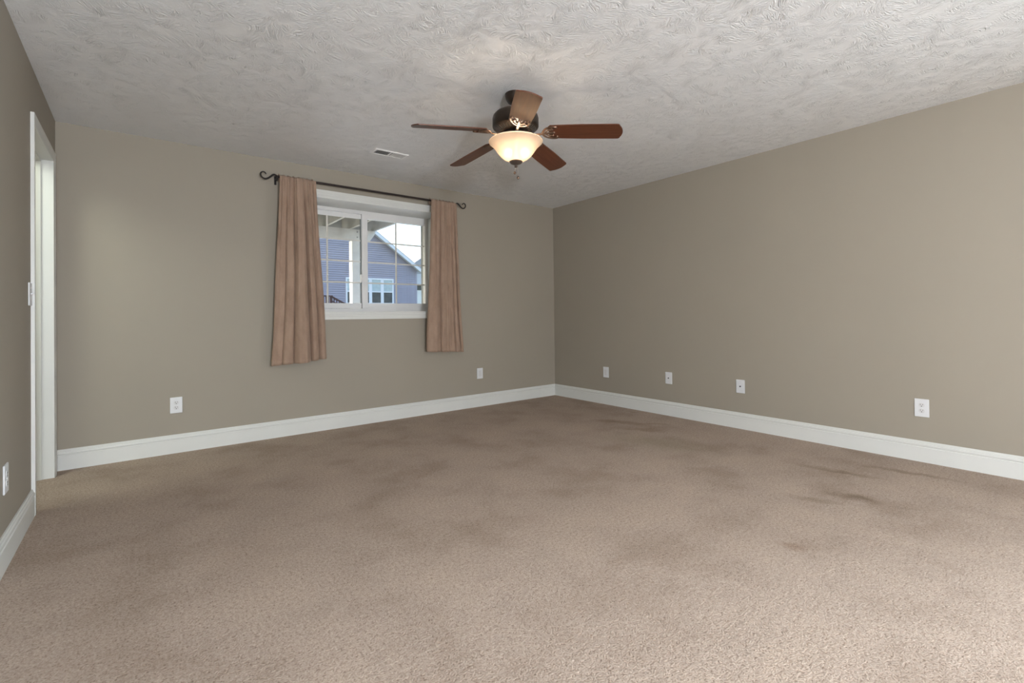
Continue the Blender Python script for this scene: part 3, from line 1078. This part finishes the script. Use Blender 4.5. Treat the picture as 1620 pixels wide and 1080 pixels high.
for s in (-1, 1):
    ov = hx1 - pk + 0.20
    z0_, z1_ = zpk - 0.6, zpk - SL * ov - 0.6
    b = MB().prism(None, [(0, -0.34, z0_), (s * ov, -0.34, z1_), (s * ov, -0.34, z1_ - 0.07), (0, -0.34, z0_ - 0.07)],
                   [(0, 9.2, z0_), (s * ov, 9.2, z1_), (s * ov, 9.2, z1_ - 0.07), (0, 9.2, z0_ - 0.07)])
    b.build('roof', M['shingle'], hs)
    b = MB().prism(None, [(0, -0.36, z0_ - 0.05), (s * ov, -0.36, z1_ - 0.05), (s * ov, -0.36, z1_ - 0.24), (0, -0.36, z0_ - 0.24)],
                   [(0, -0.31, z0_ - 0.05), (s * ov, -0.31, z1_ - 0.05), (s * ov, -0.31, z1_ - 0.24), (0, -0.31, z0_ - 0.24)])
    b.build('rake_board', M['ext_trim'], hs)
    b = MB().prism(None, [(0, -0.31, z0_ - 0.16), (s * ov, -0.31, z1_ - 0.16), (s * ov, -0.31, z1_ - 0.19), (0, -0.31, z0_ - 0.19)],
                   [(0, 0.0, z0_ - 0.16), (s * ov, 0.0, z1_ - 0.16), (s * ov, 0.0, z1_ - 0.19), (0, 0.0, z0_ - 0.19)])
    b.build('soffit', M['ext_trim'], hs)
# bank of double-hung windows
wx = [4.591, 5.283, 5.975, 6.667, 7.359]
for i in range(4):
    a, c = wx[i] - pk, wx[i + 1] - pk
    z0w, z1w = 1.74 - 0.6, 3.225 - 0.6
    b = MB()
    b.box((a, -0.07, z0w), (a + 0.085, 0.01, z1w)).box((c - 0.085, -0.07, z0w), (c, 0.01, z1w))
    b.box((a + 0.085, -0.07, z1w - 0.10), (c - 0.085, 0.01, z1w)).box((a + 0.085, -0.07, z0w), (c - 0.085, 0.01, z0w + 0.085))
    zm = 2.45 - 0.6
    b.box((a + 0.085, -0.055, zm - 0.03), (c - 0.085, 0.01, zm + 0.03))
    fr = b.build('house_window', M['ext_trim'], hs)
    b = MB().box((a + 0.085, -0.035, zm + 0.03), (c - 0.085, -0.025, z1w - 0.10))
    b.build('upper_pane', M['blind_sky'], fr)  # pane colour holds the reflected sky as well as a blind
    b = MB().box((a + 0.085, -0.035, z0w + 0.085), (c - 0.085, -0.025, zm - 0.03))
    b.build('lower_pane', M['dark_glass'], fr)

# neighbour's red-brown deck with a stair rail
nd = thing('neighbour_deck', (2.0, 19.5, 0.60), 'red-brown deck railing with stair in front of blue-grey house', 'deck')
b = MB().box((-2.5, -0.6, 0.40), (1.05, 1.6, 0.52))
b.build('deck_floor', M['redwood'], nd)
for px in (-2.4, -1.2, 0.0, 1.04):
    b = MB().box((px - 0.05, -0.55, 0), (px + 0.05, -0.45, 1.50))
    b.build('railing_post', M['redwood'], nd)
b = MB().box((-2.45, -0.57, 1.44), (1.10, -0.43, 1.50))
b.build('top_rail', M['redwood'], nd)
b = MB().box((-2.45, -0.53, 0.66), (1.04, -0.47, 0.71))
b.build('bottom_rail', M['redwood'], nd)
bal = None
bx = -2.3
while bx < 1.0:
    if bal is None:
        b = MB().box((-0.02, -0.52, 0.68), (0.02, -0.48, 1.46))
        bl_ = b.build('baluster', M['redwood'], nd); bal = bl_
    else:
        bl_ = bal.copy(); COL.objects.link(bl_); bl_.parent = nd
    bl_.location = (bx, 0, 0)
    bx += 0.115
SLP = -0.545
b = MB().beam((1.02, -0.50, 1.46), (3.0, -0.50, 1.46 + SLP * 1.98), 0.13, 0.07)
b.build('stair_rail', M['redwood'], nd)
b = MB().beam((1.04, -0.50, 1.24), (2.9, -0.50, 1.24 + SLP * 1.86), 0.05, 0.05)
b.build('stair_rail', M['redwood'], nd)
b = MB().beam((1.04, -0.50, 0.46), (1.85, -0.50, 0.10), 0.05, 0.22)
b.build('stair_stringer', M['redwood'], nd)
for i in range(14):
    bx = 1.18 + i * 0.125
    zt = 1.44 + SLP * (bx - 1.02)
    b = MB().box((bx - 0.02, -0.52, max(0.0, zt - 0.80)), (bx + 0.02, -0.48, zt))
    b.build('baluster', M['redwood'], nd)

# a second, farther house
h2 = thing('distant_house', (15.2, 34.0, 0.60), 'pale house with grey roof beyond the right corner of the blue-grey house', 'house')
b = MB().box((-1.5, 0.0, 0.0), (7.0, 7.0, 3.0))
b.build('house_wall', M['white_siding'], h2)
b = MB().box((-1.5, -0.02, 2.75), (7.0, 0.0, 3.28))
b.build('dark_band', M['duct'], h2)  # dark grey band below the eave
b = MB().prism(None, [(-1.9, -0.5, 3.25), (7.4, -0.5, 3.25), (7.4, -0.5, 4.15), (-1.9, -0.5, 4.15)],
               [(-1.9, 7.5, 3.25), (7.4, 7.5, 3.25), (7.4, 7.5, 4.15), (-1.9, 7.5, 4.15)])
b.build('eave', M['pale_siding'], h2)
b = MB().prism(None, [(-1.9, -0.5, 4.15), (7.4, -0.5, 4.15), (2.75, -0.5, 7.35)],
               [(-1.9, 7.5, 4.15), (7.4, 7.5, 4.15), (2.75, 7.5, 7.35)])
b.build('roof', M['shingle'], h2)
